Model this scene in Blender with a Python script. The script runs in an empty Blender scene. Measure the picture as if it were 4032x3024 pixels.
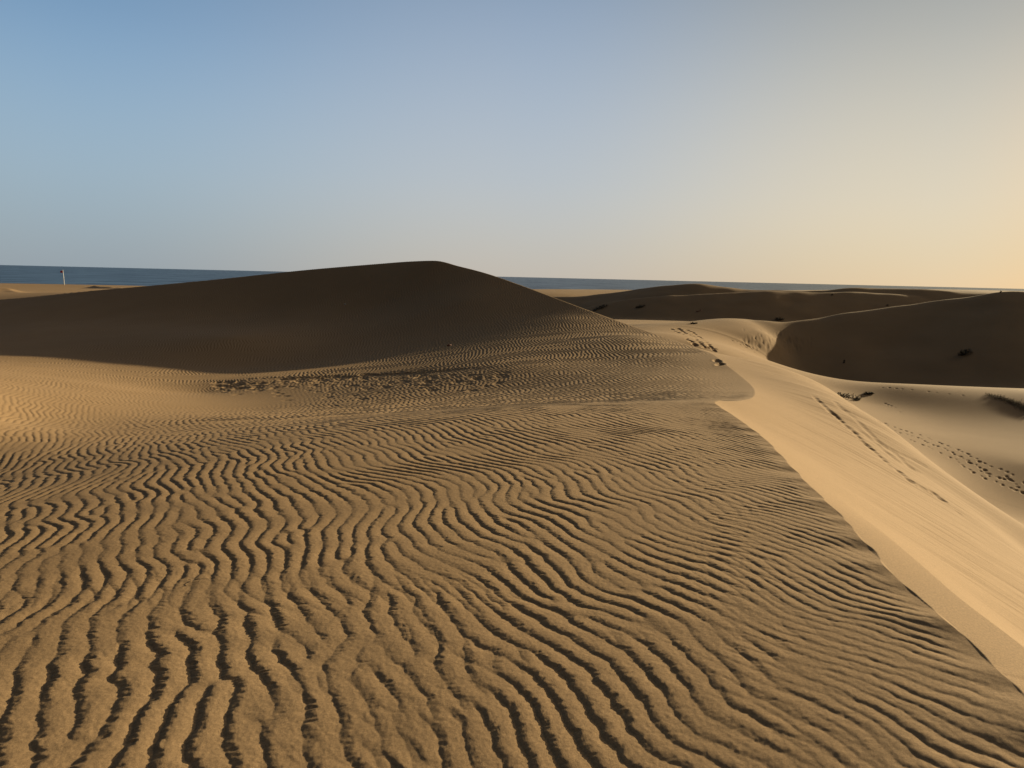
import bpy, math, random
import numpy as np

Q = 1.0          # mesh density
Z0 = 11.0        # camera height above the sea
F = 3046.0       # focal length in photo pixels (4032 wide)
PITCH = math.radians(7.89)
ROLL = math.radians(1.335)
SUN_AZ = math.radians(50.0)    # to the right of the view direction
SUN_EL = math.radians(11.5)

scene = bpy.context.scene
col = scene.collection
rng = np.random.default_rng(7)

# ----------------------------------------------------------------- helpers
def ray(u, v):
    x = (u - 2016.0) / F; y = -(v - 1512.0) / F
    c, s = math.cos(ROLL), math.sin(ROLL)
    xr = x * c - y * s; yr = x * s + y * c
    cp, sp = math.cos(PITCH), math.sin(PITCH)
    return (xr, cp + yr * sp, yr * cp - sp)

def P(u, v, d=None, z=None):
    """ground survey point seen in direction (u, v) at forward distance d or at height z (camera = 0)"""
    r = ray(u, v)
    k = d / r[1] if d is not None else z / r[2]
    return (r[0] * k, r[1] * k, r[2] * k)

class TPS:
    def __init__(self, pts, lam=1e-6):
        p = np.array(pts, float)
        self.c = p[:, :2] / 100.0
        n = len(p)
        A = self.k(self.c[:, None, :] - self.c[None, :, :]) + lam * np.eye(n)
        B = np.concatenate([np.ones((n, 1)), self.c], 1)
        M = np.zeros((n + 3, n + 3)); M[:n, :n] = A; M[:n, n:] = B; M[n:, :n] = B.T
        rhs = np.zeros(n + 3); rhs[:n] = p[:, 2]
        self.w = np.linalg.solve(M, rhs)
    @staticmethod
    def k(d):
        r2 = (d * d).sum(-1)
        return 0.5 * r2 * np.log(r2 + 1e-14)
    def __call__(self, x, y):
        x = np.asarray(x, float) / 100; y = np.asarray(y, float) / 100
        sh = x.shape; x = x.ravel(); y = y.ravel()
        out = self.w[-3] + self.w[-2] * x + self.w[-1] * y
        for (cx, cy), w in zip(self.c, self.w[:-3]):
            r2 = (x - cx) ** 2 + (y - cy) ** 2
            out += 0.5 * w * r2 * np.log(r2 + 1e-14)
        return out.reshape(sh)

def catmull(pts, n):
    p = np.array(pts, float)
    p = np.vstack([2 * p[0] - p[1], p, 2 * p[-1] - p[-2]])
    out = []
    for i in range(1, len(p) - 2):
        for t in np.arange(n) / n:
            a, b, c, d = p[i - 1], p[i], p[i + 1], p[i + 2]
            out.append(0.5 * (2 * b + (c - a) * t + (2 * a - 5 * b + 4 * c - d) * t * t + (3 * b - a - 3 * c + d) * t ** 3))
    out.append(p[-2])
    return np.array(out)

def smooth(a, b, x):
    t = np.clip((x - a) / (b - a), 0, 1)
    return t * t * (3 - 2 * t)

# ------------------------------------------------- the sharp crest (brink) line
near_brink = [(1.2, -6, -1.5), (1.4, -2.5, -1.5), (1.55, 0, -1.48), (1.62, 1.3, -1.48),
      P(4032, 2738, z=-1.50), P(3920, 2634, z=-1.51), P(3772, 2480, z=-1.52), P(3551, 2295, z=-1.54), P(3425, 2155, z=-1.57),
      P(3293, 2010, z=-1.60), P(3220, 1942, z=-1.62), P(3144, 1866, z=-1.65), P(3079, 1796, z=-1.68),
      P(3003, 1720, z=-1.72), P(2900, 1644, z=-1.77), P(2815, 1582, z=-1.83)]
saddle = [P(2905, 1579, d=13.2), P(2968, 1560, d=15.2), P(2962, 1522, d=17.6), P(2905, 1472, d=20.2), P(2850, 1430, d=22)]
big_crest = [P(2800, 1392, d=24), P(2720, 1362, d=26.3), P(2591, 1318, d=29), P(2447, 1268, d=32), P(2302, 1216, d=35),
      P(2157, 1162, d=38), P(2049, 1122, d=40.2), P(1940, 1084, d=42), P(1868, 1063, d=43.3), P(1796, 1045, d=44.4), P(1752, 1032, d=45), P(1709, 1026, d=45.5)]
left_crest = [P(1615, 1029, d=46.5), P(1506, 1037, d=47.5), P(1200, 1063, d=49.5), P(900, 1095, d=51), P(600, 1124, d=52), P(300, 1150, d=53),
      P(0, 1178, d=54), (-55, 56, -4.2), (-90, 60, -6.5)]
crest_pts = near_brink + saddle + big_crest + left_crest
crest = catmull(crest_pts, 5)

# ------------------------------------------------- windward side
W_pts = list(crest[:, :]) + [
    (0, 0, -1.65), (-3, 0, -1.75), (0, -6, -1.7), (-6, -4, -1.9), (-12, 0, -2.4), (-30, -5, -3.2),
    (-3, 3, -1.78), (0, 4, -1.66), (1.2, 3, -1.56), (0, 2.4, -1.64), (-6, 5, -2.15), (0.5, 7.5, -1.72), (1.6, 8, -1.70),
    (-2.5, 6, -1.83), (-4, 9, -2.18), (0.3, 10.2, -1.84), (-9, 9, -2.75),
    P(2034, 1601, d=12.0), P(2400, 1594, d=11.6), P(1600, 1634, d=12.0),
    P(830, 1645, z=-3.05), P(0, 1650, z=-2.75), P(0, 1800, z=-2.6), P(400, 1700, z=-2.85), P(1200, 1660, z=-2.55),
    P(2400, 1583, d=14.8), P(2400, 1500, d=19), P(2000, 1595, d=15.2), P(2000, 1530, d=19.5), P(1500, 1560, d=20.2),
    P(1000, 1560, d=22.5), P(1000, 1615, d=19.2), P(2650, 1480, d=19.5), P(2700, 1550, d=16),
    P(0, 1500, z=-2.85), P(400, 1520, z=-3.4), P(800, 1545, z=-3.9), P(-600, 1500, z=-1.9), P(0, 1380, d=33), P(400, 1420, d=30.8), P(0, 1440, d=25.5), P(1000, 1440, d=31), P(1350, 1410, d=31.5),
    P(2600, 1405, d=23.2), P(2400, 1419, d=23.2), P(2000, 1446, d=22.8), P(1500, 1472, d=25.2), P(1000, 1497, d=26),
    P(2500, 1330, d=27.3), P(2300, 1330, d=28.3), P(2000, 1330, d=30.1), P(1700, 1330, d=33.2), P(1300, 1330, d=36), P(900, 1330, d=35), P(500, 1330, d=36.5), P(100, 1300, d=40),
    P(2250, 1260, d=32.6), P(2100, 1230, d=35.3), P(1850, 1180, d=38.5), P(1500, 1200, d=42), P(1000, 1220, d=44.5), P(400, 1250, d=45), P(-800, 1350, d=40),
]
# ------------------------------------------------- lee side, hollow and everything beyond
R_pts = list(crest[:, :]) + [
    (3.2, -3, -2.6), (3.4, 1.5, -2.55), (6, 2, -4.0), (8, 6, -4.6), (9, -3, -5),
    P(4032, 2180, d=12.6), P(3800, 1962, d=15.0), P(3500, 1682, d=18.6), P(3350, 1588, d=21), P(3200, 1498, d=25), P(3000, 1437, d=26.5), P(2850, 1400, d=26.5),
    (15, 12, -7.6), (14, 18, -7.2), (14, 24, -6.5), (14.5, 30, -5.9), (10.2, 12.8, -5.45), (11.0, 15.2, -5.1), (10.7, 18.8, -4.75), (11.3, 21.2, -4.7), (11.8, 25.2, -4.4), (13, 38, -5.2), (30, 10, -6.2), (40, 0, -6), (30, 25, -6.2), (20, -10, -6.8),
    P(4032, 2080, z=-7.0), P(3800, 1830, z=-6.6), P(4032, 1830, z=-6.6), P(3650, 1680, z=-6.42), P(4032, 1650, z=-6.2), P(3450, 1590, z=-6.2), P(3800, 1560, z=-5.75),
    P(3300, 1530, z=-5.85), P(3550, 1520, z=-5.65), P(4032, 1548, z=-5.55), (60, 45, -5.4), (90, 20, -6.0), (45, 50, -5.8), (38, 61, -7), (30, 63, -7.0), (60, 62, -6.2),
    (9, 32, -4.4), (6.5, 40, -4.0), (1, 50, -3.5), (-5, 54, -3.5), (-20, 62, -5), (-40, 66, -6), (-60, 70, -7),
    # the lit ridge and its hollow
    P(2500, 1290, d=57), P(2700, 1276, d=60), P(2900, 1261, d=64), P(2970, 1265, d=66), P(3040, 1276, d=67),
    P(2600, 1312, d=49), P(2750, 1360, d=45), P(2850, 1360, d=50), P(2960, 1300, d=61), P(2960, 1395, d=52), P(3080, 1440, d=57), P(3200, 1480, d=59), P(3020, 1330, d=60), (28, 58, -7.3), (34, 58, -7.3), (42, 58, -7.2),
    # behind it
    P(2600, 1290, d=68), P(2600, 1273, d=78), P(2800, 1290, d=80), (40, 84, -5.6), (60, 84, -6), (75, 100, -6), (95, 130, -6), (50, 100, -5.6), (20, 100, -5.2), (10, 90, -5),
    (20, 108, -5.5), (40, 108, -5.6), (62, 108, -5.8), (15, 150, -6.5), (40, 145, -6.5), (70, 140, -6.5),
    P(3850, 1163, d=150), P(3950, 1147, d=165), P(4032, 1148, d=166), (140, 170, -1), P(4032, 1165, d=200),
    P(2200, 1172, d=160), P(1700, 1175, d=160), P(1200, 1170, d=170),
    # low dunes towards the beach on the left
    P(0, 1175, d=100), P(300, 1165, d=100), P(0, 1140, d=175), P(200, 1158, d=140), P(400, 1140, d=200), P(0, 1128, d=290), P(254, 1125, d=315), P(360, 1124, d=320), P(500, 1128, d=320),
    P(-800, 1130, d=200), P(-1500, 1130, d=100),
    (-300, 330, -8.4), (0, 300, -8), (150, 300, -8), (300, 300, -8), (300, 100, -8), (-300, 60, -8),
]
for a in range(-180, 180, 20):
    R_pts.append((620 * math.sin(math.radians(a)), 620 * math.cos(math.radians(a)), -15.0))
for a in range(90, 271, 30):
    R_pts.append((120 * math.sin(math.radians(a)), 120 * math.cos(math.radians(a)), -7.0))
Wf = TPS(W_pts); Rf = TPS(R_pts)

# ------------------------------------------------- polar grid round the camera foot
def radii():
    r = [0.35]
    while r[-1] < 620:
        x = r[-1]
        if x < 1.6: d = 0.05
        elif x < 6: d = 0.0065
        elif x < 10: d = 0.011
        elif x < 17: d = 0.02
        elif x < 30: d = 0.042
        elif x < 60: d = 0.085
        elif x < 150: d = 0.35
        else: d = x * 0.012
        r.append(x + d / Q)
    return np.array(r)
rad = radii()
th_f = np.arange(-0.90, 0.7801, 0.0009 / Q)
side = np.cumsum(np.geomspace(0.002, 0.12, 33))
th = np.concatenate([-0.90 - side[::-1], th_f, 0.78 + side])
NR, NT = len(rad), len(th)
print('grid', NR, NT)
X = (rad[:, None] * np.sin(th)[None, :]); Y = (rad[:, None] * np.cos(th)[None, :])

def upsample(f, step=5):
    ir = np.unique(np.append(np.arange(0, NR, step), NR - 1)); it = np.unique(np.append(np.arange(0, NT, step), NT - 1))
    c = f(X[np.ix_(ir, it)], Y[np.ix_(ir, it)])
    def interp(a, src, n, axis):
        # cubic (finite difference hermite) along an axis
        a = np.moveaxis(a, axis, 0)
        m = np.gradient(a, src.astype(float), axis=0)
        x = np.arange(n); j = np.clip(np.searchsorted(src, x, side='right') - 1, 0, len(src) - 2)
        h = (src[j + 1] - src[j]).astype(float); t = (x - src[j]) / h
        sh = (-1,) + (1,) * (a.ndim - 1)
        t = t.reshape(sh); h = h.reshape(sh)
        o = (2*t**3 - 3*t**2 + 1) * a[j] + (t**3 - 2*t**2 + t) * h * m[j] + (-2*t**3 + 3*t**2) * a[j+1] + (t**3 - t**2) * h * m[j+1]
        return np.moveaxis(o, 0, axis)
    return interp(interp(c, ir, NR, 0), it, NT, 1)
ZW = upsample(Wf); ZR = upsample(Rf)

# signed distance to the crest (positive on the lee side), crest wobbling a little like a crumbling edge
def crest_sd(X, Y):
    n = X.size; x = X.ravel(); y = Y.ravel()
    best = np.full(n, 1e18); sd = np.zeros(n)
    c = crest[:, :2]
    for i in range(len(c) - 1):
        a = c[i]; e = c[i + 1] - a; L2 = e @ e
        px = x - a[0]; py = y - a[1]
        t = np.clip((px * e[0] + py * e[1]) / L2, 0, 1)
        dx = px - t * e[0]; dy = py - t * e[1]
        d2 = dx * dx + dy * dy
        cr = e[0] * py - e[1] * px
        m = d2 < best * 0.999999
        best[m] = d2[m]; sd[m] = np.where(cr[m] > 0, -1, 1)
    return (np.sqrt(best) * sd).reshape(X.shape)
def crest_wobble(x, y):
    g0 = np.random.default_rng(4); w = 0
    for k in range(9):
        a, f, p = g0.normal() * 0.0032, 2 * math.pi / g0.uniform(0.15, 0.8), g0.uniform(0, 6.28)
        w = w + a * np.sin(f * y + 0.4 * f * x + p)
    return w
SD = np.empty_like(X)
for i in range(0, NR, 200):
    SD[i:i+200] = crest_sd(X[i:i+200], Y[i:i+200])
far = rad > 75
SD[far] = np.where(True, np.abs(SD[far]), 0)
beh = np.abs(th) > 2.2
# a crumbling, slightly wavy edge: the windward sheet is a centimetre higher or lower along it
ZW = ZW + crest_wobble(X, Y) * 0.9 * np.exp(-(SD / 0.22) ** 2) * smooth(16, 9, np.hypot(X, Y))
Z = np.where(SD > 0, ZR, ZW)
Z = np.where((np.abs(SD) < 0.25) & (np.hypot(X, Y) < 60), np.minimum(ZW, ZR), Z)
# narrow bench just below the near brink before the slip face steepens
Z += np.where(SD > 0, 0.34 * np.minimum(SD, 0.30) * smooth(1.3, 0.30, SD), 0) * smooth(7.5, 4.0, np.hypot(X, Y)) * (Y > -2)

# dunes beyond the hollow: a crest with a steep shaded face towards us and a gentler back
region = np.zeros(X.shape, np.uint8)
def ridge(pts, slope, w, r0, r1, k, soft, seed, rid):
    c = catmull(pts, 6)
    i0, i1 = np.searchsorted(rad, [r0, r1])
    x = X[i0:i1]; y = Y[i0:i1]
    def env(x, y):
        acc = np.zeros(x.shape)
        for i in range(len(c) - 1):
            a = c[i, :2]; e = c[i + 1, :2] - a; L2 = e @ e
            px = x - a[0]; py = y - a[1]
            t = np.clip((px * e[0] + py * e[1]) / L2, 0, 1)
            d = np.sqrt((px - t * e[0]) ** 2 + (py - t * e[1]) ** 2 + w * w) - w
            hh = c[i, 2] + (c[i + 1, 2] - c[i, 2]) * t - slope * d
            acc += np.exp(np.clip((hh + 12) / soft, -60, 80))
        return soft * np.log(acc + 1e-30) - 12
    off = np.mean(env(c[::3, 0], c[::3, 1]) - c[::3, 2])
    h = env(x, y) - off + sample(fnoise(256, 14, 90, seed), x, y, 4.0) * 0.05
    z = Z[i0:i1]
    t = np.clip(0.5 + 0.5 * (h - z) / k, 0, 1)
    region[i0:i1][h > z] = rid
    Z[i0:i1] = z * (1 - t) + h * t + k * t * (1 - t)

# ----------------------------------------------------------------- ripples: pattern-forming simulation
def swift(ny, nx, lam, b, steps, seed, c=1.0, r=0.6, dt=0.6):
    """anisotropic Swift-Hohenberg relaxation: wavy ridges that fork and end like wind ripples; returns amplitude and phase"""
    g = np.random.default_rng(seed)
    u = g.normal(0, 0.3, (ny, nx))
    kx = np.fft.rfftfreq(nx) * lam; ky = np.fft.fftfreq(ny) * lam
    k2 = kx[None, :] ** 2 + ky[:, None] ** 2
    L = r - (1 - k2) ** 2 * c - b * ky[:, None] ** 2
    den = 1 / (1 - dt * L)
    for i in range(steps):
        u = np.fft.irfft2((np.fft.rfft2(u - dt * u ** 3)) * den, s=(ny, nx))
    U = np.fft.fft2(u)
    k = np.fft.fftfreq(nx)
    a = np.fft.ifft2(U * np.where(k > 0, 2.0, 0.0)[None, :])
    return (a / np.percentile(np.abs(a), 80)).astype(np.complex64)
def fnoise(n, lo, hi, seed):
    """periodic band-passed noise tile, wavelengths lo..hi in samples"""
    g = np.random.default_rng(seed)
    k = np.hypot(np.fft.rfftfreq(n)[None, :], np.fft.fftfreq(n)[:, None])
    H = np.exp(-(k * lo) ** 2) * (1 - np.exp(-(k * hi) ** 2)) / np.maximum(k, 1 / n) ** 1.0
    a = np.fft.irfft2(np.fft.rfft2(g.normal(size=(n, n))) * H, s=(n, n))
    return (a / a.std()).astype(np.float32)
def sample(tile, x, y, ppm):
    """bilinear periodic lookup, ppm = samples per metre"""
    ny, nx = tile.shape
    fx = x * ppm; fy = y * ppm
    ix = np.floor(fx).astype(np.int64); iy = np.floor(fy).astype(np.int64)
    tx = (fx - ix).astype(np.float32); ty = (fy - iy).astype(np.float32)
    x0 = ix % nx; x1 = (ix + 1) % nx; y0 = iy % ny; y1 = (iy + 1) % ny
    return (tile[y0, x0] * (1 - tx) + tile[y0, x1] * tx) * (1 - ty) + (tile[y1, x0] * (1 - tx) + tile[y1, x1] * tx) * ty

ridge([P(2985, 1270, d=66), P(3060, 1274, d=66.3), P(3180, 1262, d=66.8), P(3300, 1245, d=67.2), P(3400, 1231, d=67.5), P(3500, 1215, d=67.6), P(3600, 1200, d=67.5), P(3700, 1185, d=67.2), P(3850, 1165, d=66.2), P(4032, 1142, d=64.5),
       (48, 63, -0.6), (54, 65, -1.8), (64, 70, -3.4), (82, 82, -5.6)], 0.40, 0.5, 40, 130, 0.6, 0.25, 21, 4)
ridge([P(2150, 1163, d=143), P(2300, 1162, d=137), P(2500, 1139, d=131), P(2620, 1126, d=127), P(2720, 1119, d=125), P(2800, 1123, d=124), P(2970, 1142, d=122), P(3100, 1145, d=120.5),
       P(3250, 1147, d=119.5), P(3350, 1139, d=119), P(3440, 1135, d=118.5), P(3600, 1137, d=117), P(3720, 1147, d=115.5), P(3850, 1158, d=114), P(4032, 1168, d=112), (92, 108, -4)], 0.37, 0.8, 80, 200, 0.6, 0.4, 22, 5)
ridge([P(2350, 1197, d=122), P(2550, 1172, d=119), P(2750, 1157, d=117), P(2950, 1149, d=116), P(3080, 1150, d=116), P(3250, 1152, d=115.5), P(3400, 1153, d=115), P(3600, 1162, d=113)], 0.38, 0.5, 80, 200, 0.6, 0.4, 23, 5)
ridge([P(-250, 1150, d=120), P(0, 1137, d=150), P(60, 1152, d=138), P(115, 1167, d=122)], 0.30, 0.4, 60, 260, 0.5, 0.4, 24, 6)
ridge([P(370, 1125, d=270), P(430, 1130, d=235), P(490, 1137, d=215)], 0.30, 0.4, 150, 330, 0.5, 0.4, 25, 6)

if Q >= 0.99:
    LAM = 10
    tileA = swift(1024, 1280, LAM, 1.6, 34, 3, c=0.8)
    tileB = swift(1024, 1024, LAM, 3.5, 40, 8, c=1.0)
    nz = fnoise(512, 26, 200, 5); nz2 = fnoise(512, 10, 120, 6); fine = fnoise(1024, 2.0, 14, 9)
    # profile of one ripple over its phase
    ph = np.linspace(-np.pi, np.pi, 721)
    # sharp foot, rounded crest; the steeper side faces away from the sun
    f = (ph + np.pi) / (2 * np.pi); up = 0.33
    raw = np.where(f < up, 1 - np.clip(1 - f / up, 0, 1) ** 1.8, 1 - np.clip((f - up) / (1 - up), 0, 1) ** 1.6)
    raw = np.convolve(np.concatenate([raw[:-1]] * 3), np.hanning(31) / np.hanning(31).sum(), 'same')[720:1440]
    prof = np.append(raw, raw[0]) - raw.mean()
    def ripples(tile, x, y, lam, ang, w1, w2, off, teeth=None):
        c, s = math.cos(ang), math.sin(ang)
        p = c * x - s * y + off; q = s * x + c * y               # q runs along the crests
        p = p + sample(nz, q + off, p * 0.35, 512 / 14.0) * w2 + sample(nz2, q, p * 0.4 + off, 512 / 4.0) * w1
        q = q + sample(nz2, p * 0.5, q + off, 512 / 10.0) * w2 * 0.5
        a = sample(tile, p, q, LAM / lam)
        amp = np.clip(np.abs(a), 0, 1.15)
        phi = np.angle(a)
        if teeth is not None:
            phi = phi + (sample(fine, q * 1.0, p * 0.22, 230) * teeth + sample(fine, q * 0.5, p * 0.3 + 2, 150) * teeth * 0.6) * (0.15 + np.exp(-(((phi + np.pi) / (2 * np.pi) - 0.26) / 0.16) ** 2))
            phi = np.mod(phi + np.pi, 2 * np.pi) - np.pi
        return np.interp(phi, ph, prof) * amp * lam
    tileD = swift(1024, 1024, LAM, 0.55, 22, 31, c=0.65)
    tileC = swift(1024, 1024, LAM, 0.35, 22, 12, c=0.9)
    foot_line = np.array([P(-900, 1420, d=30)[:2], P(0, 1440, d=25.5)[:2], P(450, 1478, d=26)[:2], P(800, 1492, d=26)[:2], P(1000, 1497, d=26.5)[:2], P(1500, 1472, d=25.2)[:2],
                          P(2000, 1446, d=22.8)[:2], P(2400, 1419, d=23.2)[:2], P(2600, 1405, d=23.2)[:2], P(2800, 1392, d=24)[:2], (20, 20)])
    fo = np.argsort(foot_line[:, 0]); foot_line = foot_line[fo]
    for i0 in range(0, NR, 150):
        sl = slice(i0, i0 + 150)
        if rad[sl][0] > 62: break
        x = X[sl]; y = Y[sl]; sd = SD[sl]; r = rad[sl][:, None] + 0 * x
        wind = smooth(0.0, 0.2, -sd)
        edge = smooth(0.15, 1.5, -sd)
        a1 = ripples(tileA, x, y, 0.109, math.radians(-25), 0.007, 0.085 * (1 - 0.5 * smooth(5, 9, r)), 0, 0.30 * smooth(12, 6, r)) * 0.61
        aD = ripples(tileD, x, y, 0.118, math.radians(-20), 0.008, 0.06, 9.1, 0.36 * smooth(12, 6, r)) * 0.70
        md = smooth(0.3, -0.9, x + 0.25 * sample(nz2, x, y, 512 / 8.0)) * smooth(4.6, 3.4, y)
        a1 = a1 * (1 - md) + aD * md
        a2 = ripples(tileB, x, y, 0.078, math.radians(-32), 0.006, 0.06, 3.3)
        a3 = ripples(tileC, x, y, 0.12, math.radians(-20), 0.010, 0.05, 5.1)
        lump = np.clip(0.95 + 0.32 * sample(nz2, x, y, 512 / 12.0), 0.35, 1.4)
        # beyond the near mound the saddle carries short, broken, coarser ripples
        sad = smooth(12.5, 15.0, y) * smooth(-9.5, -6.5, x)
        fore = (a1 * (1 - sad) * lump + a3 * 0.8 * sad) * (0.15 + 0.85 * edge) + a2 * 0.62 * (1 - edge) * np.clip(lump, 0.5, 1.2)
        # smooth tongue of blown sand in the trough on the left
        spit = np.exp(-(((x + 7.6) / 2.2) ** 2 + ((y - 21.5) / 2.6) ** 2))
        fore = fore * (1 - 0.9 * np.clip(spit * 1.4, 0, 1))
        dune = ripples(tileB, x, y, 0.125, math.radians(-6), 0.008, 0.10, 7.7)
        fy = np.interp(x, foot_line[:, 0], foot_line[:, 1]) + sample(nz2, x, y, 512 / 6.0) * 0.12
        k = smooth(-0.15, 0.35, y - fy)
        region[sl][(k > 0.5) & (sd <= 0)] = 1
        h = (fore * (1 - k) + dune * 1.1 * k) * wind * 0.10
        # the dune foot overlies the older surface with a low crumbling ledge
        h = h + 0.045 * (k - 1) * np.exp(-np.clip(fy - y, 0, 9) / 1.2) * smooth(-11, -6, x) * smooth(1.0, -3.5, x) * wind
        h = h + sample(fine, x, y, 160) * 0.0003 * smooth(22, 10, r) * smooth(0.1, -0.1, sd)
        # avalanche streaks on the slip face
        ca, sa = math.cos(math.radians(112)), math.sin(math.radians(112))
        across = x * ca - y * sa; along = x * sa + y * ca
        st = sample(nz2, across, along * 0.06, 512 / 5.0) + 0.5 * sample(nz2, across + 3, along * 0.10, 512 / 1.7)
        h = h + (st * 0.003 + sample(nz, across * 0.6 + 5, along * 0.12, 512 / 9.0) * 0.011) * smooth(0.25, 1.6, sd) * smooth(5.5, 3.5, sd) * smooth(40, 22, r)
        Z[sl] += h * smooth(62, 56, r)

region[(region == 0) & (SD > 0) & (rad[:, None] < 45)] = 2
region[(region == 0) & (rad[:, None] >= 100)] = 6
region[(region == 0) & (SD > 0)] = 3

# ----------------------------------------------------------------- footprints and slide marks
def hit(u, v):
    """first ground point seen in that direction: row, column indices and position"""
    dx, dy, dz = ray(u, v)
    t = math.atan2(dx, dy); e = dz / math.hypot(dx, dy)
    j = int(np.clip(np.searchsorted(th, t), 1, NT - 1)); j = j if abs(th[j] - t) < abs(th[j - 1] - t) else j - 1
    col_e = Z[:, j] / rad
    i = int(np.argmax(col_e >= e)) if (col_e >= e).any() else NR - 1
    return i, j, (rad[i] * math.sin(t), rad[i] * math.cos(t), Z[i, j])
def dent(i, j, across, along, depth, rim=0.12, ang=0.0):
    R = 2.4 * max(across, along)
    r = rad[i]
    i0, i1 = np.searchsorted(rad, [r - R, r + R]); dj = int(R / r / (th_f[1] - th_f[0])) + 2
    j0, j1 = max(j - dj, 0), min(j + dj, NT)
    a = r * (th[j0:j1] - th[j])[None, :]; b = (rad[i0:i1] - r)[:, None]
    c, s_ = math.cos(ang), math.sin(ang)
    q2 = ((a * c - b * s_) / across) ** 2 + ((a * s_ + b * c) / along) ** 2
    Z[i0:i1, j0:j1] += -depth * np.exp(-q2 ** 1.5) + rim * depth * np.exp(-((np.sqrt(q2) - 1.35) / 0.35) ** 2)
g = np.random.default_rng(11)
def z5(l): return [(2900 + a / 1.8436, 1400 + b / 1.8436) for a, b in l]
floor_prints = z5([(1040,480),(1080,492),(1100,505),(1145,520),(1185,535),(1230,548),(1265,560),(1150,545),(1185,560),(1232,570),(1270,583),(1330,575),(1340,585),(1390,600),(1410,610),(1315,597),(1340,607),(1365,620),(1385,633),(1260,612),(1290,624),(1350,648),(1395,663),(1420,678),(1425,648),(1460,660),(1470,630),(1485,638),(1530,655),(1550,668),(1510,675),(1530,690),(1480,708),(1565,705),(1580,717),(1610,685),(1630,700),(1620,735),(1640,748),(1550,740),(1595,758),(1610,775),(1675,715),(1695,735),(1680,765),(1690,780),(1740,752),(1760,770),(1635,795),(1650,810),(1735,797),(1765,815),(1800,785),(1845,808),(1690,830),(1720,850),(1800,832),(1775,842),(1825,860),(1775,875),(1800,895),(1835,880),(1915,827),(1960,847),(2005,868),(1890,888),(1905,893),(1960,880),(1940,898),(1985,905),(1965,895),(2000,915),(1880,918),(1930,940),(2030,937),(2045,958),(2085,930),(1990,962),(2025,980),(2080,1000),
    (1080,350),(1095,358),(1120,365),(1150,378),(1185,410),(1060,232),(1110,235),(1160,240),(1200,245),(1270,250),(1390,262),(1450,268),(1540,280),(1640,290)])
def carve(px, across, along, depth, jit=0.2):
    hits = [hit(u, v) for u, v in px]
    for i, j, p in hits:
        k = 1 + jit * g.normal()
        dent(i, j, across * k, along * k, depth * k, ang=g.normal() * 0.4)
if Q >= 0.99:
    carve(floor_prints, 0.055, 0.085, 0.032)
    def z2(l): return [(2200 + a / 2.765, 1080 + b / 2.765) for a, b in l]
    carve(z2([(1240,600),(1270,622),(1300,635),(1355,655),(1375,675),(1400,700),(1420,718),(1440,735),(1465,755),(1490,770),(1330,605),(1350,622),(1375,640),(1425,660),(1450,672),(1475,685),(1500,708),(1530,730),(1545,750),(1560,770),(1585,786),(1610,800),(1395,608),(1440,625),(1465,640),(1490,655),(1530,680),(1545,690),(1560,700),(1580,720),(1600,740),(1625,762),(1650,785),(1670,805),(1690,825),(1290,590),(1310,598)]), 0.11, 0.30, 0.09)
    bowl = z2([(1940,730),(1975,745),(2000,760),(2040,775),(2070,785),(2110,805),(2150,825),(2180,785),(2040,795)])
    for k in range(150):
        t = g.random()
        bowl.append((2900 + (40 + 700 * t + g.normal() * 60) / 2.765, 1080 + (790 - 60 * math.sin(t * 3) + g.normal() * 55) / 2.765))
    carve(bowl, 0.08, 0.10, 0.028)
    def groove(px, across, along, depth, n):
        for (u0, v0), (u1, v1) in zip(px[:-1], px[1:]):
            for t in np.arange(n) / n:
                i, j, p = hit(u0 + (u1 - u0) * t + g.normal() * 1.2, v0 + (v1 - v0) * t + g.normal() * 1.2)
                dent(i, j, across, along, depth * (0.8 + 0.4 * g.random()), rim=0.12)
    groove(z5([(560, 300), (640, 370), (700, 425), (760, 480), (860, 570), (940, 650), (990, 690), (1080, 770), (1185, 850), (1270, 920), (1420, 998), (1510, 1062)]), 0.07, 0.14, 0.010, 9)
    groove(z5([(705, 330), (780, 400), (880, 480), (960, 560), (1040, 640), (1150, 700), (1260, 750), (1390, 820)]), 0.08, 0.16, 0.005, 9)
    groove(z5([(880, 540), (1000, 630), (1100, 720), (1200, 790), (1330, 850)]), 0.08, 0.16, 0.005, 9)
    groove(z5([(930, 570), (1080, 660), (1180, 740), (1280, 835)]), 0.08, 0.16, 0.005, 9)
    carve(z5([(860, 570), (940, 650), (990, 690), (1020, 725), (1080, 770), (1185, 850), (1270, 920), (1320, 955), (1420, 998), (1450, 1028), (1510, 1062), (1610, 1145)]), 0.055, 0.10, 0.009)
    # trampled sand along the foot of the tall dune
    t = g.random(330)
    carve([(850 + 1150 * a, 1503 - 38 * a + g.normal() * 4 + abs(g.normal()) * (14 + 34 * min(1, 2.2 * a) * (1 - 0.6 * a))) for a in t ** 1.2], 0.08, 0.12, 0.011, 0.5)
    carve([(2842, 1431), (2836, 1434), (2825, 1421)], 0.10, 0.25, 0.06)

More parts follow.
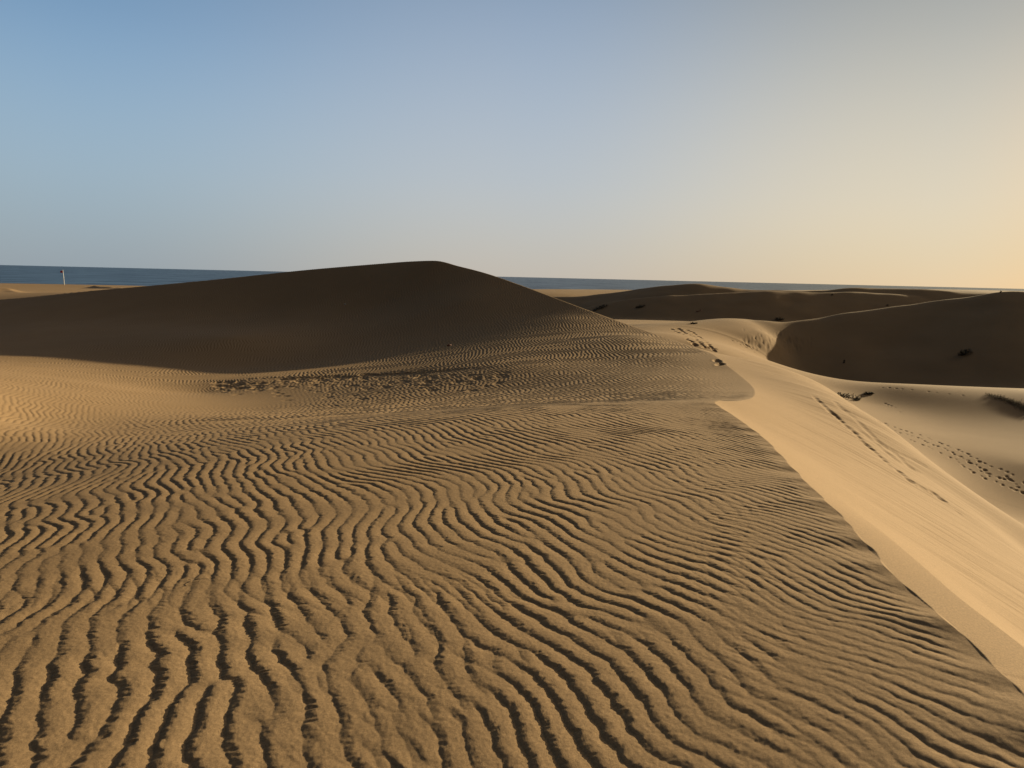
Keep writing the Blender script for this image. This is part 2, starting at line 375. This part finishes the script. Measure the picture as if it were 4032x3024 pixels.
# ----------------------------------------------------------------- mesh building
def grid_mesh(name, mask_fn=None):
    V = np.empty((NR * NT, 3), np.float32)
    V[:, 0] = X.ravel(); V[:, 1] = Y.ravel(); V[:, 2] = Z.ravel() + Z0
    idx = np.arange(NR * NT).reshape(NR, NT)
    q = np.stack([idx[:-1, :-1], idx[:-1, 1:], idx[1:, 1:], idx[1:, :-1]], -1).reshape(-1, 4)[:, ::-1]
    return V, q
def link_mesh(name, V, q, mat, parent=None):
    me = bpy.data.meshes.new(name)
    me.vertices.add(len(V)); me.vertices.foreach_set('co', np.ascontiguousarray(V, np.float32).ravel())
    me.loops.add(q.size); me.loops.foreach_set('vertex_index', np.ascontiguousarray(q, np.int32).ravel())
    me.polygons.add(len(q)); me.polygons.foreach_set('loop_start', np.arange(0, q.size, 4, dtype=np.int32))
    me.polygons.foreach_set('loop_total', np.full(len(q), 4, np.int32))
    me.polygons.foreach_set('use_smooth', np.ones(len(q), bool))
    me.update(calc_edges=True)
    me.materials.append(mat)
    o = bpy.data.objects.new(name, me); col.objects.link(o)
    if parent: o.parent = parent
    return o

def new_mat(name):
    m = bpy.data.materials.new(name); m.use_nodes = True
    nt = m.node_tree
    return m, nt, nt.nodes, nt.links, nt.nodes['Principled BSDF']
def node(nt, kind, **kw):
    n = nt.nodes.new(kind)
    for k, v in kw.items():
        if hasattr(n, k): setattr(n, k, v)
        else: n.inputs[k].default_value = v
    return n
def noise(nt, vec, scale, detail=2.0, rough=0.5):
    n = node(nt, 'ShaderNodeTexNoise', Scale=scale, Detail=detail, Roughness=rough)
    nt.links.new(vec, n.inputs['Vector']); return n.outputs['Fac']
def cramp(nt, fac, stops):
    r = nt.nodes.new('ShaderNodeValToRGB'); e = r.color_ramp.elements
    while len(e) < len(stops): e.new(0.5)
    for el, (p, c) in zip(e, stops): el.position = p; el.color = tuple(c) + (1,)
    nt.links.new(fac, r.inputs[0]); return r.outputs[0]
def mix(nt, a, b, fac, mode='MIX'):
    m = node(nt, 'ShaderNodeMix', data_type='RGBA', blend_type=mode)
    for src, i in ((fac, 0), (a, 6), (b, 7)):
        if hasattr(src, 'links'): nt.links.new(src, m.inputs[i])
        else: m.inputs[i].default_value = src
    return m.outputs[2]
def sand_mat():
    m, nt, N, L, b = new_mat('sand')
    b.inputs['Roughness'].default_value = 0.95
    b.inputs['Specular IOR Level'].default_value = 0.08
    pos = N.new('ShaderNodeTexCoord').outputs['Object']
    base = cramp(nt, noise(nt, pos, 0.35, 4, 0.6), [(0.3, (0.276, 0.181, 0.094)), (0.7, (0.300, 0.200, 0.107))])
    # grains: dark volcanic and pale shell sand mixed
    gr = cramp(nt, noise(nt, pos, 420, 1.5, 0.7), [(0.30, (0.55, 0.55, 0.56)), (0.5, (1, 1, 1)), (0.72, (1.38, 1.36, 1.32))])
    base = mix(nt, base, gr, 0.75, 'MULTIPLY')
    gr2 = cramp(nt, noise(nt, pos, 90, 2, 0.6), [(0.3, (0.84, 0.84, 0.85)), (0.7, (1.14, 1.13, 1.12))])
    base = mix(nt, base, gr2, 1.0, 'MULTIPLY')
    # scattered bits of white shell
    v = node(nt, 'ShaderNodeTexVoronoi', Scale=5.0); L.new(pos, v.inputs['Vector'])
    lt = node(nt, 'ShaderNodeMath', operation='LESS_THAN'); L.new(v.outputs['Distance'], lt.inputs[0]); lt.inputs[1].default_value = 0.014
    sepc = N.new('ShaderNodeSeparateColor'); L.new(v.outputs['Color'], sepc.inputs[0])
    gt = node(nt, 'ShaderNodeMath', operation='GREATER_THAN'); L.new(sepc.outputs[0], gt.inputs[0]); gt.inputs[1].default_value = 0.8
    mu = node(nt, 'ShaderNodeMath', operation='MULTIPLY'); L.new(lt.outputs[0], mu.inputs[0]); L.new(gt.outputs[0], mu.inputs[1])
    base = mix(nt, base, (0.8, 0.78, 0.74, 1), mu.outputs[0])
    L.new(base, b.inputs['Base Color'])
    bm = node(nt, 'ShaderNodeBump', Strength=0.55, Distance=0.0016)
    L.new(noise(nt, pos, 260, 2, 0.6), bm.inputs['Height']); L.new(bm.outputs[0], b.inputs['Normal'])
    return m
SAND = sand_mat()
V, q = grid_mesh('sand')
rq = region[:-1, :-1].ravel()
for rid, name in enumerate(['rippled_sand', 'tall_dune', 'slip_face', 'sand_hollow', 'shaded_dune', 'far_dune', 'beach']):
    f = q[rq == rid]
    if len(f) == 0: continue
    used = np.unique(f); mp = np.zeros(len(V), np.int32); mp[used] = np.arange(len(used))
    o = link_mesh(name, V[used], mp[f], SAND); o['kind'] = 'structure'

# sea
def sea():
    m, nt, N, L, b = new_mat('sea_water')
    geo = N.new('ShaderNodeTexCoord').outputs['Object']
    mp = node(nt, 'ShaderNodeMapping'); mp.inputs['Scale'].default_value = (0.35, 1.0, 1.0); L.new(geo, mp.inputs['Vector'])
    n1 = noise(nt, mp.outputs[0], 0.035, 5, 0.6); n2 = noise(nt, mp.outputs[0], 0.012, 3, 0.5)
    c = cramp(nt, n1, [(0.43, (0.0, 0.003, 0.007)), (0.57, (0.012, 0.036, 0.048))])
    L.new(c, b.inputs['Base Color'])
    b.inputs['Roughness'].default_value = 0.38
    sp = cramp(nt, n1, [(0.42, (0.06,) * 3), (0.58, (0.62,) * 3)]); L.new(sp, b.inputs['Specular IOR Level'])
    bm = node(nt, 'ShaderNodeBump', Strength=1.0, Distance=4.0); L.new(n1, bm.inputs['Height'])
    L.new(bm.outputs[0], b.inputs['Normal'])
    V = np.array([(-60000, 250, 0), (60000, 250, 0), (60000, 60000, 0), (-60000, 60000, 0)], float)
    o = link_mesh('sea', V, np.array([[0, 1, 2, 3]]), m); o['kind'] = 'structure'
sea()

# ----------------------------------------------------------------- things
def plain(name, colour, rough=0.8, var=0.25, scale=30):
    m, nt, N, L, b = new_mat(name)
    pos = N.new('ShaderNodeTexCoord').outputs['Object']
    lo = tuple(c * (1 - var) for c in colour); hi = tuple(min(1, c * (1 + var)) for c in colour)
    L.new(cramp(nt, noise(nt, pos, scale, 3), [(0.3, lo), (0.7, hi)]), b.inputs['Base Color'])
    b.inputs['Roughness'].default_value = rough
    return m
M_LEAF = plain('scrub_leaf', (0.065, 0.066, 0.042)); M_WOOD = plain('dry_wood', (0.055, 0.042, 0.030))
M_WHITE = plain('white_paint', (0.78, 0.77, 0.74), 0.5, 0.05); M_RED = plain('red_cloth', (0.42, 0.015, 0.02), 0.8, 0.15, 4)
M_STICK = plain('reddish_wood', (0.20, 0.10, 0.07)); M_STONE = plain('pale_stone', (0.55, 0.53, 0.50), 0.8, 0.15)
def empty(name, loc, label, cat, group=None):
    o = bpy.data.objects.new(name, None); col.objects.link(o); o.location = loc; o.empty_display_size = 0.2
    o['label'] = label; o['category'] = cat
    if group: o['group'] = group
    return o
class MB:
    def __init__(self): self.v = []; self.f = []
    def tube(self, pts, r0, r1, n=6):
        base = len(self.v); pts = [np.array(p, float) for p in pts]
        for k, p in enumerate(pts):
            d = pts[min(k + 1, len(pts) - 1)] - pts[max(k - 1, 0)]; d /= np.linalg.norm(d) + 1e-9
            a = np.cross(d, (0.31, 0.2, 0.93)); a /= np.linalg.norm(a) + 1e-9; b = np.cross(d, a)
            r = r0 + (r1 - r0) * k / max(len(pts) - 1, 1)
            for i in range(n):
                t = 2 * math.pi * i / n; self.v.append(p + r * (math.cos(t) * a + math.sin(t) * b))
        for k in range(len(pts) - 1):
            for i in range(n):
                self.f.append((base + k * n + i, base + k * n + (i + 1) % n, base + (k + 1) * n + (i + 1) % n, base + (k + 1) * n + i))
        self.f.append(tuple(base + i for i in range(n))[::-1]); self.f.append(tuple(base + (len(pts) - 1) * n + i for i in range(n)))
    def leaf(self, p, d, up, l, w):
        base = len(self.v); d = np.array(d); sd = np.cross(d, up); sd /= np.linalg.norm(sd) + 1e-9
        p = np.array(p)
        self.v += [p, p + d * l * 0.5 + sd * w, p + d * l, p + d * l * 0.5 - sd * w]
        self.f.append((base, base + 1, base + 2, base + 3))
    def build(self, name, mat, parent=None, smooth_=True):
        me = bpy.data.meshes.new(name); me.from_pydata([tuple(map(float, p)) for p in self.v], [], self.f); me.update()
        if smooth_: me.polygons.foreach_set('use_smooth', [True] * len(me.polygons))
        me.materials.append(mat)
        o = bpy.data.objects.new(name, me); col.objects.link(o); o.parent = parent
        return o
def spot(u, v):
    i, j, p = hit(u, v); return (p[0], p[1], p[2] + Z0)
def ground_z(x, y):
    r = math.hypot(x, y); t = math.atan2(x, y)
    i = min(int(np.searchsorted(rad, r)), NR - 1); j = min(int(np.searchsorted(th, t)), NT - 1)
    return Z[i, j] + Z0

def shrub(u, v, wpx, hpx, label, ring=False, lean=0.0, n=None):
    """low wind-pressed scrub, wpx by hpx photo pixels at (u, v)"""
    p = spot(u, v + hpx * 0.4); d = p[1]
    w = wpx * d / F; h = max(hpx * d / F * 0.9, 0.05)
    o = empty('shrub', p, label, 'shrub', 'dark scrub scattered over the far dunes')
    st = MB(); lf = MB()
    g2 = np.random.default_rng(int(u * 7 + v))
    n = n or int(14 + (12 if ring else 18) * w)
    for k in range(n):
        a = g2.random() * 2 * math.pi
        if ring: rr = w * 0.5 * (0.85 + 0.15 * g2.random()); bx, by = rr * math.cos(a), rr * math.sin(a) * 0.9
        else:
            rr = math.sqrt(g2.random()); bx, by = w * 0.46 * rr * math.cos(a), min(w * 0.3, 0.6) * rr * math.sin(a)
        gz = ground_z(p[0] + bx, p[1] + by + lean * bx) - p[2]
        by = by + lean * bx
        hh = h * (0.5 + 0.6 * g2.random()) * (1 if ring else (1.05 - 0.6 * rr))
        tip = np.array((bx + g2.normal() * hh * 0.5, by + g2.normal() * hh * 0.5, gz + hh))
        mid = np.array((bx, by, gz)) * 0.45 + tip * 0.55 + (0, 0, hh * 0.15)
        st.tube([(bx, by, gz - 0.05), mid, tip], 0.018 * min(1, w), 0.006, 5)
        for q_ in range(9):
            t = g2.random(); c = (1 - t) * np.array((bx, by, gz)) + t * tip + g2.normal(size=3) * (0.05, 0.05, 0.02) * min(1, w)
            dd = g2.normal(size=3); dd[2] = abs(dd[2]) * 0.7; dd /= np.linalg.norm(dd)
            lf.leaf(c, dd, (0.1, 0.2, 1), 0.10 * min(1.2, 0.4 + w * 0.6), 0.028)
    st.tube([(t * w * 0.5, lean * t * w * 0.5, ground_z(p[0] + t * w * 0.5, p[1] + lean * t * w * 0.5) - p[2] + 0.01) for t in np.linspace(-1, 1, 9)], 0.03, 0.02, 6)
    st.build('stems', M_WOOD, o); lf.build('foliage', M_LEAF, o, False)
    return o

def flagpole():
    p = spot(254, 1123); d = p[1]; H = 58 * d / F
    o = empty('flagpole', (p[0], p[1], p[2]), 'white pole with a small red flag on the far beach in front of the sea', 'flagpole')
    tilt = -0.055 * H
    b = MB(); b.tube([(0, 0, -0.6), (tilt * 0.5, 0, H * 0.5), (tilt, 0, H)], 0.11, 0.08, 12); pole = b.build('pole', M_WHITE, o)
    b = MB(); b.tube([(tilt, 0, H), (tilt, 0, H + 0.12)], 0.11, 0.06, 12); b.build('finial', M_WHITE, pole)
    b = MB(); nx, nz_ = 10, 6; fw_, fh_ = 0.95, 1.0
    for sgn in (0, 1):
        for i in range(nx + 1):
            for k in range(nz_ + 1):
                x = -0.12 - fw_ * i / nx; z = H - 0.15 - fh_ * k / nz_ * (1 - 0.25 * i / nx) - 0.18 * i / nx
                b.v.append((tilt + x, 0.12 * math.sin(i * 0.9 + k * 0.3) + sgn * 0.02, z))
        o0 = sgn * (nx + 1) * (nz_ + 1)
        for i in range(nx):
            for k in range(nz_):
                f_ = (o0 + i * (nz_ + 1) + k, o0 + (i + 1) * (nz_ + 1) + k, o0 + (i + 1) * (nz_ + 1) + k + 1, o0 + i * (nz_ + 1) + k + 1)
                b.f.append(f_ if sgn else f_[::-1])
    b.build('flag', M_RED, o)
flagpole()
shrub(3340, 1562, 80, 12, 'dark ring of low scrub on the lit hollow floor right beyond the slip face', ring=True)
shrub(3418, 1548, 42, 10, 'small broken tuft of scrub on the hollow floor, just behind the scrub ring')
shrub(3800, 1393, 54, 16, 'dark flat shrub alone on the shaded face of the nearest right-hand dune')
shrub(3068, 1256, 36, 12, 'dark shrub at the foot of the far dune, just above the lit ridge crest')
shrub(2362, 1211, 72, 13, 'long straggling row of scrub on the far dune, next to the tall dune flank', lean=0.4)
shrub(2521, 1209, 38, 6, 'thin dark line of scrub halfway up the far dune')
shrub(2732, 1272, 26, 6, 'faint low scrub at the far dune foot behind the lit ridge')
shrub(3276, 1161, 10, 4, 'tiny dark tuft on the far dune just below its dip in the skyline')
shrub(3495, 1201, 8, 5, 'tiny faint tuft on the far dune above the long pale crest line')
shrub(3940, 1149, 5, 8, 'tiny upright bush on the most distant dune at the right skyline')
shrub(3323, 1432, 6, 7, 'tiny dark tuft low on the shaded right-hand dune among the footprints')

def grass_patch():
    m = plain('dry_grass_blade', (0.13, 0.105, 0.065))
    b = MB(); g2 = np.random.default_rng(5); p0 = spot(3960, 1585)
    for k in range(1500):
        t = g2.random() ** 0.7
        u = 3885 + 175 * t + g2.normal() * 6; v = 1556 + 62 * t ** 1.2 + g2.normal() * (2 + 7 * t)
        r_ = ray(u, v); kk = p0[1] / r_[1]
        i, j, p = hit(u, v); x, y = p[0], p[1]
        z = p[2] + Z0; h = 0.05 + 0.09 * g2.random(); w = 0.006
        lean = g2.normal(size=2) * 0.05 + (-0.02, 0.0); a = g2.random() * 3.14
        base = len(b.v); c, s_ = math.cos(a) * w, math.sin(a) * w
        b.v += [(x - c, y - s_, z - 0.02), (x + c, y + s_, z - 0.02), (x + lean[0] * 0.5, y + lean[1] * 0.5 + 0.004, z + h * 0.6), (x + lean[0], y + lean[1], z + h)]
        b.f += [(base, base + 1, base + 2), (base + 1, base + 3, base + 2), (base, base + 2, base + 3)]
    o = b.build('dry_grass', m, None, False); o['kind'] = 'stuff'
    o['label'] = 'sparse strip of dry grass on the hollow floor at the right edge'; o['category'] = 'grass'
grass_patch()
def stick(u, v, L_, r, label, name='driftwood', cat='stick', mat=M_STICK, ang=0.2):
    p = spot(u, v); b = MB()
    pts = []
    for k in range(7):
        t = k / 6 - 0.5; x = t * L_ * math.cos(ang); y = t * L_ * math.sin(ang)
        pts.append((x, y, ground_z(p[0] + x, p[1] + y) - p[2] + r * 0.7 + 0.02 * L_ * math.sin(k * 2.1)))
    b.tube(pts, r, r * 0.6, 8); mid = np.array(pts[4])
    b.tube([mid, mid + (L_ * 0.1, L_ * 0.12, r * 2), mid + (L_ * 0.16, L_ * 0.24, r * 2.5)], r * 0.5, r * 0.25, 6)
    o = b.build(name, mat); o.location = p; o['label'] = label; o['category'] = cat
    return o
stick(2752, 1227, 0.8, 0.07, 'short pale reddish stick lying on the shaded far dune')
def twig():
    p = spot(788, 2290)
    o = empty('twig', p, 'thin dark dry twig lying across a ripple in the left foreground', 'twig')
    def gp(x, y, h): return (x, y, ground_z(p[0] + x, p[1] + y) - p[2] + h)
    b = MB(); b.tube([gp(-0.05, 0.02, 0.004), gp(-0.035, 0.005, 0.008), gp(-0.012, 0.008, 0.012), gp(0.015, 0.0, 0.016), gp(0.038, 0.012, 0.012), gp(0.05, 0.004, 0.006)], 0.0016, 0.001, 6)
    b.build('stem', M_WOOD, o)
    b = MB(); b.tube([gp(0.0, 0.004, 0.013), gp(0.008, -0.02, 0.02), gp(0.002, -0.035, 0.008)], 0.0013, 0.0008, 6); b.build('side_branch', M_WOOD, o)
    b = MB(); b.tube([gp(-0.035, 0.005, 0.008), gp(-0.045, -0.012, 0.016), gp(-0.062, -0.01, 0.02)], 0.0012, 0.0008, 6); b.build('side_branch', M_WOOD, o)
twig()
def pebble(u, v, r, label, mat=M_STONE):
    p = spot(u, v); b = MB(); g2 = np.random.default_rng(int(u))
    nu, nv = 10, 7
    for k in range(nv + 1):
        for i in range(nu):
            ph_ = math.pi * k / nv; t = 2 * math.pi * i / nu; rr = r * (1 + 0.12 * math.sin(3 * t + u) * math.sin(ph_))
            b.v.append((rr * math.sin(ph_) * math.cos(t), rr * 0.8 * math.sin(ph_) * math.sin(t), rr * 0.55 * math.cos(ph_)))
    for k in range(nv):
        for i in range(nu): b.f.append((k * nu + i, (k + 1) * nu + i, (k + 1) * nu + (i + 1) % nu, k * nu + (i + 1) % nu))
    o = b.build('pebble', mat); o.location = (p[0], p[1], p[2] + r * 0.25); o['label'] = label; o['category'] = 'pebble'
pebble(1358, 1201, 0.05, 'tiny white speck of stone high on the dark face of the tall dune')
pebble(1768, 1362, 0.09, 'small pale stone low on the dark face of the tall dune', M_STICK)

# ----------------------------------------------------------------- light
w = bpy.data.worlds.new('World'); scene.world = w; w.use_nodes = True
EXPOSURE = 1.0
def sky_world():
    nt = w.node_tree; N = nt.nodes; L = nt.links; bg = N['Background']
    sky = N.new('ShaderNodeTexSky'); sky.sky_type = 'NISHITA'; sky.sun_disc = False
    sky.sun_elevation = SUN_EL; sky.sun_rotation = SUN_AZ
    sky.air_density = 1.0; sky.dust_density = 0.4; sky.ozone_density = 3.0
    bg.inputs['Strength'].default_value = 0.1
    tc = N.new('ShaderNodeTexCoord'); sep = N.new('ShaderNodeSeparateXYZ'); L.new(tc.outputs['Generated'], sep.inputs[0])
    # azimuth from the forward direction (+Y), positive towards the sun
    at = N.new('ShaderNodeMath'); at.operation = 'ARCTAN2'; L.new(sep.outputs['X'], at.inputs[0]); L.new(sep.outputs['Y'], at.inputs[1])
    def srgb(c):
        return tuple(((v / 255 + 0.055) / 1.055) ** 2.4 if v > 10 else v / 3294 for v in c)
    def ramp(stops, src, lo, hi):
        mr = N.new('ShaderNodeMapRange'); mr.inputs[1].default_value = lo; mr.inputs[2].default_value = hi
        L.new(src, mr.inputs[0])
        r = N.new('ShaderNodeValToRGB'); r.color_ramp.interpolation = 'B_SPLINE' if len(stops) > 3 else 'LINEAR'
        e = r.color_ramp.elements
        while len(e) < len(stops): e.new(0.5)
        for el, (p, c) in zip(e, stops):
            el.position = p; el.color = srgb(c) + (1,)
        L.new(mr.outputs[0], r.inputs[0])
        return r.outputs[0]
    G = SKY_TABLE
    cols = []
    for row in G:
        c = ramp(row[1], sep.outputs['Z'], 0.0, 1.0)
        if len(row) > 2:                    # the glow round the sun is brighter than a ramp colour can say
            k = N.new('ShaderNodeVectorMath'); k.operation = 'SCALE'; L.new(c, k.inputs[0]); k.inputs['Scale'].default_value = row[2]
            c = k.outputs[0]
        cols.append(c)
    out = cols[0]
    for i in range(1, len(G)):
        mr = N.new('ShaderNodeMapRange'); mr.interpolation_type = 'SMOOTHSTEP'
        mr.inputs[1].default_value = math.radians(G[i - 1][0]); mr.inputs[2].default_value = math.radians(G[i][0])
        L.new(at.outputs[0], mr.inputs[0])
        mx = N.new('ShaderNodeMix'); mx.data_type = 'RGBA'
        L.new(mr.outputs[0], mx.inputs[0]); L.new(out, mx.inputs[6]); L.new(cols[i], mx.inputs[7])
        out = mx.outputs[2]
    sc = N.new('ShaderNodeVectorMath'); sc.operation = 'SCALE'; L.new(out, sc.inputs[0])
    sc.inputs['Scale'].default_value = 10.0 / 2 ** EXPOSURE
    mx = N.new('ShaderNodeMix'); mx.data_type = 'RGBA'; mx.inputs[0].default_value = 0.95
    L.new(sky.outputs[0], mx.inputs[6]); L.new(sc.outputs[0], mx.inputs[7])
    L.new(mx.outputs[2], bg.inputs['Color'])
# clear evening sky: colour by height above the horizon, for five compass directions
GAIN = 3.5
SKY_TABLE = [
    (-180, [(0, (50, 44, 38)), (0.12, (48, 44, 39)), (0.35, (44, 43, 42)), (1, (42, 42, 43))]),
    (-75,  [(0, (100, 104, 103)), (0.12, (98, 108, 114)), (0.35, (70, 86, 102)), (1, (42, 42, 43))]),
    (-30,  [(0, (146, 156, 164)), (0.12, (162, 184, 198)), (0.27, (122, 160, 197)), (0.46, (70, 96, 128)), (1, (42, 42, 43))]),
    (0,    [(0, (188, 179, 168)), (0.12, (189, 195, 199)), (0.31, (146, 168, 194)), (0.48, (72, 94, 120)), (1, (42, 42, 43))]),
    (27,   [(0, (210, 188, 156)), (0.10, (226, 211, 184)), (0.27, (180, 181, 174)), (0.46, (82, 92, 106)), (1, (42, 42, 43))]),
    (42,   [(0, (212, 174, 124)), (0.13, (248, 214, 162)), (0.27, (190, 182, 164)), (0.46, (90, 92, 98)), (1, (42, 42, 43))]),
    (62,   [(0, (255, 222, 165)), (0.22, (255, 228, 182)), (0.45, (225, 205, 175)), (0.7, (90, 86, 80)), (1, (28, 28, 29))], GAIN),
    (120,  [(0, (100, 88, 72)), (0.12, (78, 74, 68)), (0.35, (56, 58, 62)), (1, (42, 42, 43))]),
    (180,  [(0, (50, 44, 38)), (0.12, (48, 44, 39)), (0.35, (44, 43, 42)), (1, (42, 42, 43))]),
]
sky_world()
sl = bpy.data.lights.new('sun', 'SUN'); sl.energy = 4.8; sl.angle = math.radians(0.5); sl.color = (1.0, 0.83, 0.53)
so = bpy.data.objects.new('sun', sl); col.objects.link(so)
from mathutils import Vector
sd_ = Vector((math.sin(SUN_AZ) * math.cos(SUN_EL), math.cos(SUN_AZ) * math.cos(SUN_EL), math.sin(SUN_EL)))
so.rotation_euler = sd_.to_track_quat('Z', 'Y').to_euler(); so.location = (30, 20, 40)

# ----------------------------------------------------------------- camera
cam = bpy.data.cameras.new('camera'); co = bpy.data.objects.new('camera', cam); col.objects.link(co)
cam.sensor_fit = 'HORIZONTAL'; cam.sensor_width = 36.0; cam.lens = 36.0 * F / 4032.0
cam.clip_start = 0.05; cam.clip_end = 200000
fw = Vector((0, math.cos(PITCH), -math.sin(PITCH))); up = Vector((0, math.sin(PITCH), math.cos(PITCH))); rt = Vector((1, 0, 0))
c, s = math.cos(ROLL), math.sin(ROLL)
right = rt * c + up * s; upv = up * c - rt * s
from mathutils import Matrix
co.matrix_world = Matrix(((right.x, upv.x, -fw.x, 0), (right.y, upv.y, -fw.y, 0), (right.z, upv.z, -fw.z, Z0), (0, 0, 0, 1)))
scene.camera = co
vs = scene.view_settings
vs.view_transform = 'Standard'; vs.look = 'None'; vs.exposure = EXPOSURE; vs.gamma = 1.0
